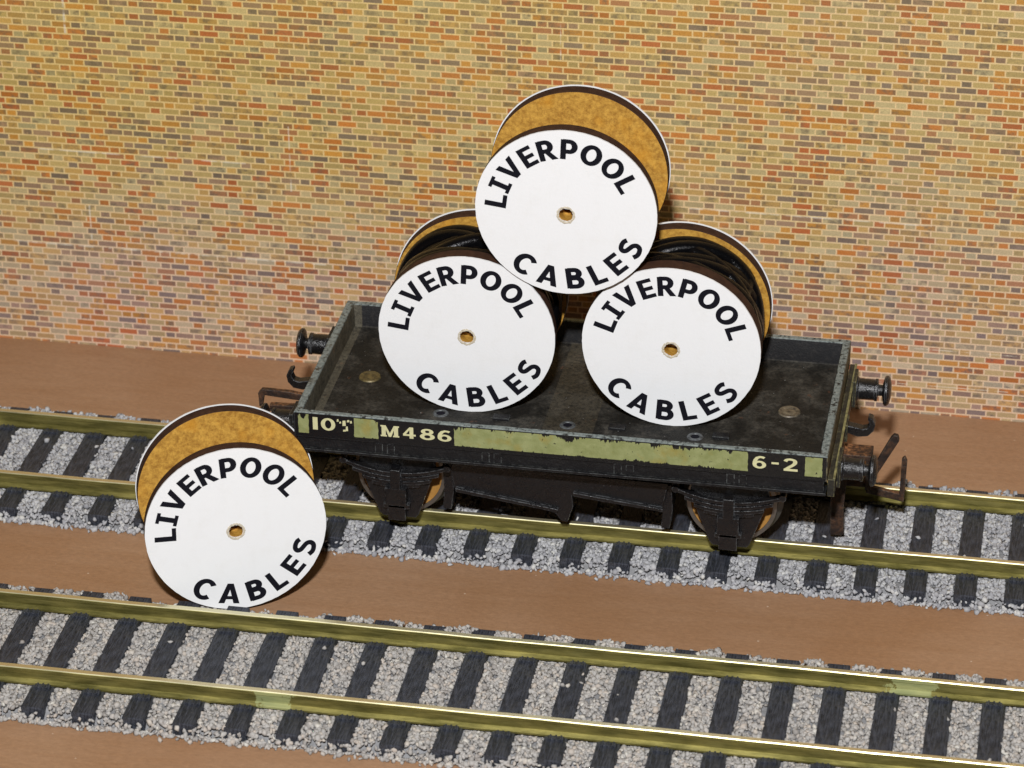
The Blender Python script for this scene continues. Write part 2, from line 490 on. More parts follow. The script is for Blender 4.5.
class MB:
    """collects shapes, in mm, into one mesh"""
    def __init__(s):
        s.v, s.f, s.m = [], [], []
        s.cur = 0

    def add(s, vs_, fs):
        b = len(s.v)
        s.v += [tuple(p) for p in vs_]
        s.f += [tuple(i + b for i in f) for f in fs]
        s.m += [s.cur] * len(fs)
        return s

    def box(s, x0, x1, y0, y1, z0, z1, jit=0.0, ch=0.0):
        """box with optionally chamfered upright and top edges"""
        if ch <= 0:
            vs_ = [(x, y, z) for z in (z0, z1) for x, y in ((x0, y0), (x1, y0), (x1, y1), (x0, y1))]
            fs = [(3, 2, 1, 0), (4, 5, 6, 7), (0, 1, 5, 4), (1, 2, 6, 5), (2, 3, 7, 6), (3, 0, 4, 7)]
            if jit:
                vs_ = [tuple(c + random.uniform(-jit, jit) for c in p) for p in vs_]
            return s.add(vs_, fs)
        bm = bmesh.new()
        bmesh.ops.create_cube(bm, size=1)
        for v in bm.verts:
            v.co = Vector((x0 + (v.co.x + .5) * (x1 - x0), y0 + (v.co.y + .5) * (y1 - y0), z0 + (v.co.z + .5) * (z1 - z0)))
        bmesh.ops.bevel(bm, geom=list(bm.edges), offset=ch, segments=2, affect='EDGES', profile=0.6)
        bm.verts.index_update()
        vs_ = [tuple(v.co) for v in bm.verts]
        fs = [tuple(v.index for v in f.verts) for f in bm.faces]
        bm.free()
        return s.add(vs_, fs)

    def prism(s, pts, axis, a, b):
        """polygon pts in the two other axes, extruded along axis from a to b"""
        def mk(p, t):
            return {'y': (p[0], t, p[1]), 'x': (t, p[0], p[1]), 'z': (p[0], p[1], t)}[axis]
        n = len(pts)
        ar = sum(pts[i][0] * pts[(i + 1) % n][1] - pts[(i + 1) % n][0] * pts[i][1] for i in range(n))
        vs_ = [mk(p, a) for p in pts] + [mk(p, b) for p in pts]
        fs = [tuple(range(n)), tuple(range(2 * n - 1, n - 1, -1))] + [(i, i + n, (i + 1) % n + n, (i + 1) % n) for i in range(n)]
        flip = (ar > 0) != (axis == 'y')
        if (b < a):
            flip = not flip
        if flip:
            fs = [tuple(reversed(f)) for f in fs]
        return s.add(vs_, fs)

    def lathe(s, prof, axis, c, seg=48, close=False):
        """profile of (radius, position along axis); axis through c"""
        vs_, fs = [], []
        k = len(prof)
        for i in range(seg):
            t = 2 * math.pi * i / seg
            for r, h in prof:
                a, b = r * math.cos(t), r * math.sin(t)
                vs_.append({'y': (c[0] + a, c[1] + h, c[2] + b), 'x': (c[0] + h, c[1] + a, c[2] + b), 'z': (c[0] + a, c[1] + b, c[2] + h)}[axis])
        kk = k if close else k - 1
        for i in range(seg):
            j = (i + 1) % seg
            for q in range(kk):
                p = (q + 1) % k
                f = (i * k + q, j * k + q, j * k + p, i * k + p)
                fs.append(f)
        return s.add(vs_, fs)

    def tube(s, pts, r, seg=10, cap=True):
        P = [Vector(p) for p in pts]
        n = len(P)
        vs_, fs = [], []
        up = None
        for i in range(n):
            d = (P[min(i + 1, n - 1)] - P[max(i - 1, 0)]).normalized()
            if up is None:
                up = d.orthogonal().normalized()
            up = (up - d * up.dot(d)).normalized()
            sd = d.cross(up)
            rr = r[i] if isinstance(r, (list, tuple)) else r
            for k in range(seg):
                t = 2 * math.pi * k / seg
                vs_.append(P[i] + (up * math.cos(t) + sd * math.sin(t)) * rr)
        for i in range(n - 1):
            for k in range(seg):
                q = (k + 1) % seg
                fs.append((i * seg + k, i * seg + q, (i + 1) * seg + q, (i + 1) * seg + k))
        if cap:
            fs.append(tuple(range(seg - 1, -1, -1)))
            fs.append(tuple((n - 1) * seg + k for k in range(seg)))
        return s.add(vs_, fs)

    def build(s, name, mats, parent=None, smooth=False, bevel=0.0, fix=True):
        o = link_mesh(name, s.v, s.f, mats, parent, smooth, s.m)
        if fix:
            bm = bmesh.new()
            bm.from_mesh(o.data)
            bmesh.ops.recalc_face_normals(bm, faces=list(bm.faces))
            bm.to_mesh(o.data)
            bm.free()
        if bevel:
            b = o.modifiers.new('bevel', 'BEVEL')
            b.width = bevel * S
            b.segments = 2
            b.limit_method = 'ANGLE'
        if smooth:
            o.data.set_sharp_from_angle(angle=R(38))
        return o


def tag(o, label, cat, group=None):
    o['label'] = label
    o['category'] = cat
    if group:
        o['group'] = group
    return o


def thing(name, label, cat, loc, rot=(0, 0, 0), group=None):
    o = bpy.data.objects.new(name, None)
    COL.objects.link(o)
    o.empty_display_size = 0.5
    o.location = Vector(loc) * S
    o.rotation_euler = rot
    return tag(o, label, cat, group)


# letters: a bold sans drawn from polygons and thick strokes (cap height 1, baseline 0)
WX, WY = 0.275, 0.215


def ribbon(pts, closed=False, wx=WX, wy=WY):
    n = len(pts)
    vs_, fs = [], []
    for i in range(n):
        a = pts[(i - 1) % n] if (closed or i) else pts[0]
        b = pts[(i + 1) % n] if (closed or i < n - 1) else pts[-1]
        dx, dy = b[0] - a[0], b[1] - a[1]
        l = math.hypot(dx, dy) or 1
        nx, ny = -dy / l, dx / l
        vs_ += [(pts[i][0] + nx * wx / 2, pts[i][1] + ny * wy / 2), (pts[i][0] - nx * wx / 2, pts[i][1] - ny * wy / 2)]
    for i in range(n if closed else n - 1):
        j = (i + 1) % n
        fs.append((2 * i, 2 * i + 1, 2 * j + 1, 2 * j))
    return vs_, fs


def poly(*p):
    return list(p), [tuple(range(len(p)))]


def quads(*q):
    v, f = [], []
    for a in q:
        f.append(tuple(range(len(v), len(v) + len(a))))
        v += list(a)
    return v, f


def arc(cx, cy, rx, ry, a0, a1, n=20):
    return [(cx + rx * math.cos(R(a0 + (a1 - a0) * i / n)), cy + ry * math.sin(R(a0 + (a1 - a0) * i / n))) for i in range(n + 1)]


def rect(x0, y0, x1, y1):
    return [(x0, y0), (x1, y0), (x1, y1), (x0, y1)]


def spline(p, k=8):
    out = []
    q = [p[0]] + p + [p[-1]]
    for i in range(1, len(q) - 2):
        for j in range(k):
            t = j / k
            o = []
            for c in (0, 1):
                a, b, d, e = q[i - 1][c], q[i][c], q[i + 1][c], q[i + 2][c]
                o.append(.5 * (2 * b + (d - a) * t + (2 * a - 5 * b + 4 * d - e) * t * t + (3 * b - a - 3 * d + e) * t ** 3))
            out.append(tuple(o))
    return out + [p[-1]]


S_LINE = spline([(.68, .82), (.56, .90), (.38, .915), (.20, .86), (.13, .73), (.21, .61), (.39, .54), (.57, .47), (.67, .33), (.62, .17), (.45, .09), (.26, .09), (.08, .19)])
GLYPHS = {
    'L': ([quads(rect(0, 0, .26, 1)), quads(rect(.26, 0, .67, .20))], .67),
    'I': ([quads(rect(.15, 0, .41, 1), rect(0, 0, .15, .17), rect(.41, 0, .56, .17), rect(0, .83, .15, 1), rect(.41, .83, .56, 1))], .55),
    'V': ([quads([(0, 1), (.36, 0), (.50, 0), (.50, .33), (.28, 1)], [(.50, .33), (.50, 0), (.64, 0), (1.0, 1), (.72, 1)])], 1.0),
    'E': ([quads(rect(0, 0, .26, 1), rect(.26, 0, .69, .195), rect(.26, .40, .66, .595), rect(.26, .805, .69, 1))], .68),
    'P': ([quads(rect(0, 0, .26, 1)), ribbon([(.10, .9125), (.38, .9125)] + arc(.40, .655, .245, .2575, 80, -80) + [(.38, .3975), (.10, .3975)])], .76),
    'R': ([quads(rect(0, 0, .26, 1)), ribbon([(.10, .9125), (.38, .9125)] + arc(.40, .69, .225, .2225, 80, -80) + [(.38, .4675), (.10, .4675)]), quads([(.26, .45), (.56, .0), (.86, 0), (.50, .50)])], .86),
    'O': ([ribbon(arc(.47, .5, .355, .425, 0, 360, 40)[:-1], True)], .94),
    'C': ([ribbon(arc(.49, .5, .37, .43, 42, 318, 32))], .84),
    'A': ([quads([(0, 0), (.275, 0), (.475, .68), (.475, 1), (.34, 1)], [(.475, 1), (.475, .68), (.675, 0), (.95, 0), (.61, 1)]), quads(rect(.25, .20, .70, .37))], .95),
    'B': ([quads(rect(0, 0, .26, 1)), ribbon([(.10, .9125), (.38, .9125)] + arc(.39, .735, .205, .1775, 85, -85) + [(.38, .5575), (.10, .5575)]), ribbon([(.10, .505), (.40, .505)] + arc(.42, .2975, .245, .21, 85, -85) + [(.40, .0875), (.10, .0875)])], .79),
    'S': ([ribbon(S_LINE, wx=.23)], .79),
    '0': ([ribbon(arc(.45, .5, .335, .42, 0, 360, 36)[:-1], True, .26, .16)], .90),
    'M': ([quads(rect(.06, 0, .30, 1), rect(.76, 0, 1.0, 1), rect(0, 0, .06, .13), rect(.30, 0, .36, .13), rect(.70, 0, .76, .13), rect(1.0, 0, 1.06, .13), rect(0, .87, .06, 1), rect(1.0, .87, 1.06, 1)),
            quads([(.30, 1), (.30, .62), (.46, 0), (.53, 0), (.53, .33)], [(.76, 1), (.53, .33), (.53, 0), (.60, 0), (.76, .62)])], 1.06),
    '4': ([quads([(.45, 0), (.72, 0), (.72, 1), (.45, 1)], [(0, .22), (.45, .22), (.45, .38), (.0, .38)], [(.72, .22), (.88, .22), (.88, .38), (.72, .38)], [(0, .38), (.20, .38), (.45, .74), (.45, 1)])], .88),
    '8': ([ribbon(arc(.46, .735, .25, .185, 0, 360, 28)[:-1], True, .25, .15), ribbon(arc(.46, .295, .31, .215, 0, 360, 28)[:-1], True, .27, .15)], .92),
    '6': ([ribbon(arc(.47, .31, .31, .235, 0, 360, 28)[:-1], True, .26, .15), ribbon([(.78, .85), (.68, .905), (.50, .925), (.32, .84), (.20, .65), (.16, .45), (.16, .31)], False, .26, .16)], .94),
    '2': ([ribbon(spline([(.10, .74), (.20, .88), (.44, .925), (.66, .84), (.69, .66), (.56, .48), (.34, .30), (.16, .12)]), False, .25, .16), quads(rect(.02, 0, .86, .18))], .88),
    '-': ([quads(rect(0, .44, 1, .60))], 1.0),
}

# ------------------------------------------------------------------ setting
g = MB().box(-260, 220, -150, 46.8, -12, 0).build('ground', M['board'])
g['kind'] = 'structure'
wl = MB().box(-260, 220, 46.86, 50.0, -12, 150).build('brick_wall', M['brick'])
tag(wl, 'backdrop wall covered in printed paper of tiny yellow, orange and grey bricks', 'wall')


# ------------------------------------------------------------------ railway tracks
def rail_mesh(y, name, parent, x0, x1):
    # bullhead-like section, a head, web and foot; z from 1.95 to 4.3
    p = [(-.85, 1.95), (.85, 1.95), (.85, 2.22), (.28, 2.55), (.25, 3.5), (.46, 3.72), (.46, 4.18), (.34, 4.3), (-.34, 4.3), (-.46, 4.18), (-.46, 3.72), (-.25, 3.5), (-.28, 2.55), (-.85, 2.22)]
    mb = MB()
    n = 60
    k = len(p)
    vs_, fs = [], []
    for i in range(n + 1):
        x = x0 + (x1 - x0) * i / n
        wob = 0.05 * math.sin(x * 0.11 + y) + 0.03 * math.sin(x * .37)
        for a, b in p:
            vs_.append((x, y + a + wob, b))
    for i in range(n):
        for q in range(k):
            r_ = (q + 1) % k
            fs.append((i * k + q, i * k + r_, (i + 1) * k + r_, (i + 1) * k + q))
    fs.append(tuple(range(k)))
    fs.append(tuple(n * k + q for q in range(k - 1, -1, -1)))
    mb.add(vs_, fs)
    return mb.build(name, M['brass'], parent)


def sleeper_mb(seed):
    rs = random.Random(seed)
    mb = MB()
    # body in local coordinates, x across 3.1, y along; slight wavy outline
    mb.box(-1.55, 1.55, -6.15, 22.3, 0.02, 2.0, ch=0.16)
    for yr in (0.0, 17.3):
        for sgn in (-1, 1):
            yc = yr + sgn * 1.35
            mb.box(-1.1, 1.1, yc - 0.42, yc + 0.42, 1.9, 2.28, ch=0.12)
            for q in (-.7, 0, .7):
                mb.box(q - .12, q + .12, yc - .5, yc + .5, 2.2, 2.36, ch=.04)
    return mb


def make_track(label, y0, xs, stone, group):
    t = thing('railway_track', label, 'track', (0, y0, 0), group=group)
    X0, X1 = -128, 106
    rail_mesh(0, 'rail', t, X0, X1)
    rail_mesh(17.3, 'rail', t, X0, X1)
    protos = []
    for i in range(4):
        o = sleeper_mb(i).build('sleeper', M['sleeper'], t)
        protos.append(o)
    pos_ = []
    k = 0
    x = xs - 7 * 6.951
    while x < X0 + 2:
        x += 6.951
    while x < X1 - 2:
        pos_.append(x)
        x += 6.951
    for i, x in enumerate(pos_):
        if i < 4:
            o = protos[i]
        else:
            o = protos[i % 4].copy()
            COL.objects.link(o)
            o.parent = t
        o.location = (x * S, random.uniform(-.15, .15) * S, 0)
        o.rotation_euler = (0, 0, random.uniform(-.006, .006))
    # ballast
    A = MB()
    prof = [(-6.3, 0.01), (-5.3, 0.7), (-4.6, 1.25), (20.6, 1.25), (21.6, 0.95), (22.9, 0.01)]
    A.prism([(a, b) for a, b in prof], 'x', X0, X1)
    bed = A.build('ballast_bed', M['bed_grey'], t)
    ico = np.array([v.co[:] for v in _ico.verts])
    icf = np.array([[v.index for v in f.verts] for f in _ico.faces])
    N = 44000
    gx = rng.uniform(X0 + 1, X1 - 1, N)
    gy = rng.uniform(-6.9, 22.7, N)
    # height of the top of the ballast
    edge_ = np.minimum(gy + 6.9, 22.7 - gy)
    h = np.clip(0.3 + edge_ * 1.15, 0.3, 1.62)
    h += rng.uniform(-0.16, 0.12, N)
    ph = (gx - pos_[0] + 3.4755) % 6.951 - 3.4755
    clump = (0.35 + 0.65 * np.clip(np.abs(ph) - 1.4, 0, 1.2) / 1.2) * (0.45 + 0.55 * np.sin(gx * .37 + y0) * np.sin(gx * .9 + 1))
    hf = np.clip(0.35 + (22.9 - gy) * 2.2, 0.35, 1.65 + 0.95 * np.clip(clump, 0, 1)) + rng.uniform(-.2, .15, N)
    if y0 < -10:                                            # no heap where the fallen drum stands
        hf = np.where((gx > -56) & (gx < -30), np.minimum(hf, 0.9), hf)
    h = np.where(gy > 19.2, hf, h)
    on = (np.abs(ph) < 1.62) & (gy > -6.1) & (gy < 22.2)
    keep = ~on
    # lower stones right at the rail foot
    for yr in (0, 17.3):
        near = np.abs(gy - yr) < 1.15
        h = np.where(near, np.minimum(h, 1.3), h)
    gx, gy, h = gx[keep], gy[keep], h[keep]
    # strays spilled over the ends of the sleepers and beyond
    ns = 1700
    sx_ = rng.uniform(X0 + 2, X1 - 2, ns)
    sy_ = np.where(rng.random(ns) < 0.72, -6.5 - rng.exponential(0.26, ns), 22.5 + rng.exponential(0.2, ns))
    sh = np.full(ns, 0.22)
    # a few stones lying on sleepers
    nn_ = 22
    tx = rng.choice(pos_, nn_) + rng.uniform(-1.3, 1.3, nn_)
    ty = rng.uniform(2.2, 15.2, nn_)
    th = np.full(nn_, 2.2)
    if y0 < -10:                                            # stones the fallen drum rests on
        sx_ = np.concatenate([sx_, rng.uniform(-47, -38, 40)])
        sy_ = np.concatenate([sy_, rng.uniform(22.6, 24.6, 40)])
        sh = np.full(len(sx_), 0.25)
    gx = np.concatenate([gx, sx_, tx])
    gy = np.concatenate([gy, sy_, ty])
    h = np.concatenate([h, sh, th])
    n = len(gx)
    sz = rng.uniform(0.21, 0.40, n)
    V = np.repeat(ico[None], n, 0) * (1 + rng.uniform(-.46, .38, (n, 12, 1)))
    V *= rng.uniform(0.5, 1.5, (n, 1, 3))
    # random rotation
    q = rng.normal(size=(n, 4))
    q /= np.linalg.norm(q, axis=1)[:, None]
    a, b, c, d = q.T
    Rm = np.stack([np.stack([1 - 2 * (c * c + d * d), 2 * (b * c - a * d), 2 * (b * d + a * c)], -1),
                   np.stack([2 * (b * c + a * d), 1 - 2 * (b * b + d * d), 2 * (c * d - a * b)], -1),
                   np.stack([2 * (b * d - a * c), 2 * (c * d + a * b), 1 - 2 * (b * b + c * c)], -1)], 1)
    V = np.einsum('nij,nkj->nki', Rm, V) * sz[:, None, None]
    V += np.stack([gx, gy, np.maximum(h, sz * 0.7)], -1)[:, None, :]
    V = V.reshape(-1, 3) * S
    F = (icf[None] + (np.arange(n) * 12)[:, None, None]).reshape(-1, 3)
    me = bpy.data.meshes.new('ballast')
    me.vertices.add(len(V))
    me.vertices.foreach_set('co', V.ravel())
    me.loops.add(F.size)
    me.loops.foreach_set('vertex_index', F.ravel().astype(np.int32))
    me.polygons.add(len(F))
    me.polygons.foreach_set('loop_start', np.arange(0, F.size, 3, dtype=np.int32))
    me.polygons.foreach_set('loop_total', np.full(len(F), 3, dtype=np.int32))
    me.materials.append(stone)
    me.update()
    me.validate()
    bl = bpy.data.objects.new('ballast', me)
    COL.objects.link(bl)
    bl.parent = t
    bl['kind'] = 'stuff'
    return t


_ico = bmesh.new()
bmesh.ops.create_icosphere(_ico, subdivisions=1, radius=1.0)
_ico.verts.index_update()
make_track('ballasted model track with brass rails that carries the black wagon, next to the wall', 0, -82.0, M['stone_grey'], None)
make_track('ballasted model track with brass rails in the foreground, empty, in front of the fallen drum', -48.05, -69.57, M['stone_warm'], None)
_ico.free()


# ------------------------------------------------------------------ cable drums
RF = 12.47
HOLE = 0.30


def make_drum(name, label, x, y, z, yaw, spin, tf=1.8, cable=False, tilt=0.0, WD=14.1):
    rot = Euler((R(tilt), 0, R(yaw)))
    base = Vector((x, y, z)) - rot.to_matrix() @ Vector((0, 0, RF + .06))
    d = thing('cable_drum', label, 'cable drum', base, rot, 'white-faced drums lettered LIVERPOOL CABLES')
    cz = RF + .06
    rs = random.Random(name)

    def ragged(r, h, seg, amp, cy):
        return [(r + rs.uniform(-amp, amp)) for _ in range(seg)]
    tp = 0.26
    # flanges: fibreboard rings with a scorched cut edge
    for nm, y0, y1 in (('flange', tp, tp + tf), ('flange', WD - tp - 1.9, WD - tp)):
        mb = MB()
        seg = 128
        prof = [(0.95, y0), (RF - .06, y0), (RF, y0 + .06), (RF, y1 - .06), (RF - .06, y1), (0.95, y1)]
        mb.lathe(prof, 'y', (0, 0, cz), seg, close=True)
        k = len(prof)
        mats_ = []
        for i in range(seg):
            for q in range(k):
                mats_.append(1 if q in (1, 2, 3) else 0)
        mb.m = mats_
        mb.v = [(a, b, c - HOLE) if math.hypot(a, c - cz) < 1.0 else (a, b, c) for a, b, c in mb.v]
        mb.build(nm, [M['mdf'], M['char']], d, smooth=True)
    # hollow core
    rc = 8.0 if cable else 4.2
    mb = MB()
    mb.lathe([(0.95, tp + tf), (rc, tp + tf), (rc, WD - tp - 1.9), (0.95, WD - tp - 1.9)], 'y', (0, 0, cz), 64, close=True)
    mb.build('core', M['mdf'], d, smooth=True)
    # paper labels glued on both outer faces, with a slightly ragged centre hole
    for side in (0, 1):
        seg = 160
        mb = MB()
        y0, y1 = (0.0, tp) if side == 0 else (WD - tp, WD)
        vs_, fs = [], []
        for i in range(seg):
            t_ = 2 * math.pi * i / seg
            ro = RF + (.03 if side == 0 else .10) + .035 * math.sin(3 * t_ + rs.random() * .3) + rs.uniform(-.02, .02)
            ri = 1.02 + .04 * math.sin(4 * t_ + spin) + rs.uniform(-.05, .05)
            for r_, h_ in ((ri, y0), (ro, y0), (ro, y1), (ri, y1)):
                vs_.append((r_ * math.cos(t_), h_, cz + r_ * math.sin(t_) - (HOLE if r_ < 2 else 0)))
        for i in range(seg):
            j = (i + 1) % seg
            for q in range(4):
                p_ = (q + 1) % 4
                fs.append((i * 4 + q, j * 4 + q, j * 4 + p_, i * 4 + p_))
        mb.add(vs_, fs)
        lab = None
        if side == 0:
            rim = MB()
            pr_ = [(1.0, .02), (1.02, -.03), (1.12, -.05), (1.25, -.03), (1.32, .02)]
            rim.lathe(pr_, 'y', (0, 0, cz - HOLE), 40)
            rim.v = [(a + rs.uniform(-.09, .09), b + rs.uniform(-.03, .02), c + rs.uniform(-.09, .09)) for a, b, c in rim.v]
            mb.cur = 2
            mb.add(rim.v, rim.f)
            # lettering, 0.012 mm thick ink plates on the label
            L = MB()

            def put(ch, ang, rb, capr, top):
                polys, wd = GLYPHS[ch]
                t_ = R(ang)
                if top:
                    ux, uz = math.cos(t_), math.sin(t_)           # up = outward
                    rx_, rz_ = math.sin(t_), -math.cos(t_)        # right = clockwise
                else:
                    ux, uz = -math.cos(t_), -math.sin(t_)         # up = inward
                    rx_, rz_ = -math.sin(t_), math.cos(t_)
                ox, oz = rb * math.cos(t_), rb * math.sin(t_)
                for n_, (vv, ff) in enumerate(polys):
                    pts = []
                    for a, b in vv:
                        a_, b_ = (a - wd / 2) * capr, b * capr
                        pts.append((ox + rx_ * a_ + ux * b_, -0.010 - .003 * n_, cz + oz + rz_ * a_ + uz * b_))
                    L.add(pts, ff)
            cap = 0.240 * RF

            def word(txt, mid, half, rb, top):
                ws = [GLYPHS[c][1] for c in txt]
                tot = half * 2 * math.pi / 180 * (rb + (cap / 2 if top else -cap / 2)) / cap
                gap = (tot - sum(ws) + (ws[0] + ws[-1]) / 2) / (len(txt) - 1)
                pr = [0.0]
                for i in range(1, len(txt)):
                    pr.append(pr[-1] + (ws[i - 1] + ws[i]) / 2 + gap)
                for c, p_ in zip(txt, pr):
                    f_ = p_ / pr[-1]
                    a_ = (mid + half - 2 * half * f_) if top else (mid - half + 2 * half * f_)
                    put(c, a_, rb, cap, top)
            word('LIVERPOOL', 90 + spin, 70.7, 0.658 * RF, True)
            cap = 0.252 * RF
            word('CABLES', 271.5 + spin, 48.5, 0.935 * RF, False)
            mb.cur = 1
            mb.add(L.v, L.f)
        mb.build('paper_label', [M['paper'], M['ink'], M['fray']], d, fix=False)
    if cable:
        # one black cable wound unevenly over the core
        pts = []
        rcab = 1.15
        y0, y1 = tp + tf + rcab, WD - tp - 1.9 - rcab
        n = 1500
        turns = 19
        ph0 = 0.5 if name == 'a' else 2.6
        for i in range(n):
            s_ = i / (n - 1)
            t_ = 2 * math.pi * turns * s_ + ph0
            lay = s_ * 3
            k = int(min(lay, 2.999))
            fr_ = lay - k
            base_ = fr_ if k % 2 == 0 else 1 - fr_
            # the outer turns wander across the drum and cross each other
            if k == 2:
                base_ = .5 + .52 * math.sin(t_ * (1.31 if name == 'a' else 1.23) + .8)
            yy = max(y0, min(y1, y0 + (y1 - y0) * base_))
            rr = rc + .85 + k * 1.0 + (.22 * math.sin(t_ * .37 + k) if k < 2 else .25 * math.sin(t_ * 1.7) + .15 * math.cos(t_ * .53))
            rr = min(rr, 10.95)
            pts.append((rr * math.cos(t_), yy, cz + rr * math.sin(t_)))
        mb = MB()
        mb.tube(pts, rcab, 10)
        mb.build('cable', M['cable'], d, smooth=True)
    return d


make_drum('a', 'drum wound with black cable standing on the wagon deck at its left end', -14.51, 1.68, 32.44, 1.83, 11.0, tf=1.9, cable=True, tilt=1.87)
make_drum('b', 'drum wound with black cable standing on the wagon deck at its right end', 14.18, 2.68, 32.47, 0.0, 0.6, tf=2.3, cable=True, tilt=.94)
make_drum('c', 'bare drum without cable balanced on top of the two drums on the wagon', -0.25, 0.77, 53.10, 0.9, 11.5, tilt=1.76)
make_drum('d', 'bare drum without cable standing on the brown board in front of the wagon', -42.1, -23.75, 13.22, 21.6, 17.5, tilt=-2.7, WD=13.7)


# ------------------------------------------------------------------ wagon
YC = 8.65
W = thing('goods_wagon', 'black low-sided model wagon marked M486 with chipped olive side panels, carrying the stacked drums', 'wagon', (0, 0, 0))
xo, xi = 37.4, 36.2
yo0, yo1 = YC - 16.77, YC + 16.77
yi0, yi1 = yo0 + 0.95, yo1 - 1.0


def tray():
    bm = bmesh.new()

    def loop(x, y0, y1, z, n=44, m=18, wob=0.0):
        pts = []
        for i in range(n):
            pts.append((-x + 2 * x * i / n, y0))
        for i in range(m):
            pts.append((x, y0 + (y1 - y0) * i / m))
        for i in range(n):
            pts.append((x - 2 * x * i / n, y1))
        for i in range(m):
            pts.append((-x, y1 - (y1 - y0) * i / m))
        return [bm.verts.new(((a + random.uniform(-wob, wob)) * S, (b + random.uniform(-wob, wob)) * S, (z + random.uniform(-wob, wob)) * S)) for a, b in pts]
    loops = [loop(xo, yo0, yo1, 19.6), loop(xo, yo0, yo1, 23.35), loop(xo - .12, yo0 + .12, yo1 - .12, 23.58, wob=.03),
             loop(xi + .15, yi0 - .15, yi1 + .15, 23.55, wob=.03), loop(xi, yi0, yi1, 23.25, wob=.03), loop(xi - .12, yi0 + .12, yi1 - .12, 20.05), loop(xi - .3, yi0 + .3, yi1 - .3, 19.92)]
    for a, b in zip(loops, loops[1:]):
        k = len(a)
        for i in range(k):
            bm.faces.new((a[i], a[(i + 1) % k], b[(i + 1) % k], b[i]))
    bm.faces.new(loops[-1])
    bm.faces.new(list(reversed(loops[0])))
    bmesh.ops.recalc_face_normals(bm, faces=list(bm.faces))
    me = bpy.data.meshes.new('tray')
    bm.to_mesh(me)
    bm.free()
    me.materials.append(M['deck'])
    for p_ in me.polygons:
        p_.use_smooth = True
    o = bpy.data.objects.new('tray', me)
    COL.objects.link(o)
    o.parent = W
    me.set_sharp_from_angle(angle=R(30))
    return o


tray()
# thin painted side panel, 0.04 mm proud of the tray side
pn = MB().box(-37.2, 37.2, yo0 - .04, yo0 + .02, 19.75, 23.42)
L = MB()


def side_text(ch, x0, x1, z0, z1):
    polys, wd = GLYPHS[ch]
    for n_, (vv, ff) in enumerate(polys):
        L.add([(x0 + a / wd * (x1 - x0), yo0 - .07 - .004 * n_, z0 + b * (z1 - z0)) for a, b in vv], ff)


for ch, a, b, z0, z1 in [('0', -33.45, -31.45, 20.95, 22.95),
                         ('M', -24.95, -22.3, 20.80, 22.60), ('4', -21.75, -19.95, 20.80, 22.60), ('8', -19.4, -17.2, 20.80, 22.60), ('6', -16.9, -14.8, 20.80, 22.60),
                         ('6', 27.1, 29.1, 20.85, 22.85), ('-', 29.75, 30.75, 20.85, 22.85), ('2', 31.4, 33.4, 20.85, 22.85)]:
    side_text(ch, a, b, z0, z1)
L.add([(a, yo0 - .07, b) for a, b in ((-34.65, 20.95), (-33.95, 20.95), (-33.95, 22.95), (-34.65, 22.95))], [(0, 1, 2, 3)])
# small worn superior T, broken into flakes
for a, b, c_, d_ in [(-31.2, -30.9, 22.5, 22.95), (-30.85, -30.55, 22.25, 22.6), (-30.4, -29.9, 21.9, 22.8), (-29.95, -29.6, 21.1, 21.9), (-30.35, -29.9, 21.0, 21.35), (-29.3, -29.0, 22.4, 22.85), (-29.75, -29.35, 22.55, 22.95)]:
    L.add([(a, yo0 - .07, c_), (b, yo0 - .07, c_ + .05), (b - .05, yo0 - .07, d_), (a + .05, yo0 - .07, d_ - .06)], [(0, 1, 2, 3)])
pn.cur = 1
pn.add(L.v, L.f)
pn.build('side_panel', [M['panel'], M['cream']], W, fix=False)

# solebars: channel with small brackets
for sy in (-1, 1):
    yf = YC + sy * 16.45
    yb_ = YC + sy * 14.6
    mb = MB()
    a, b = sorted((yf, yb_))
    mb.box(-37.0, 37.0, a, b, 17.75, 19.55)
    a2, b2 = sorted((yf + sy * .38, yb_))
    mb.box(-37.3, 37.3, a2, b2, 17.30, 17.73)
    for xx in (-24.5, -9.3, 9.3, 25.0):
        for dx in (-.85, .85):
            a3, b3 = sorted((yf + sy * .07, yf - sy * .3))
            mb.box(xx + dx - .5, xx + dx + .5, a3, b3, 17.8, 19.4)
    mb.build('solebar', M['black'], W, bevel=.07)
# underframe floor between the solebars
MB().box(-37.2, 37.2, YC - 14.5, YC + 14.5, 17.9, 19.5).build('underframe', M['black'], W)
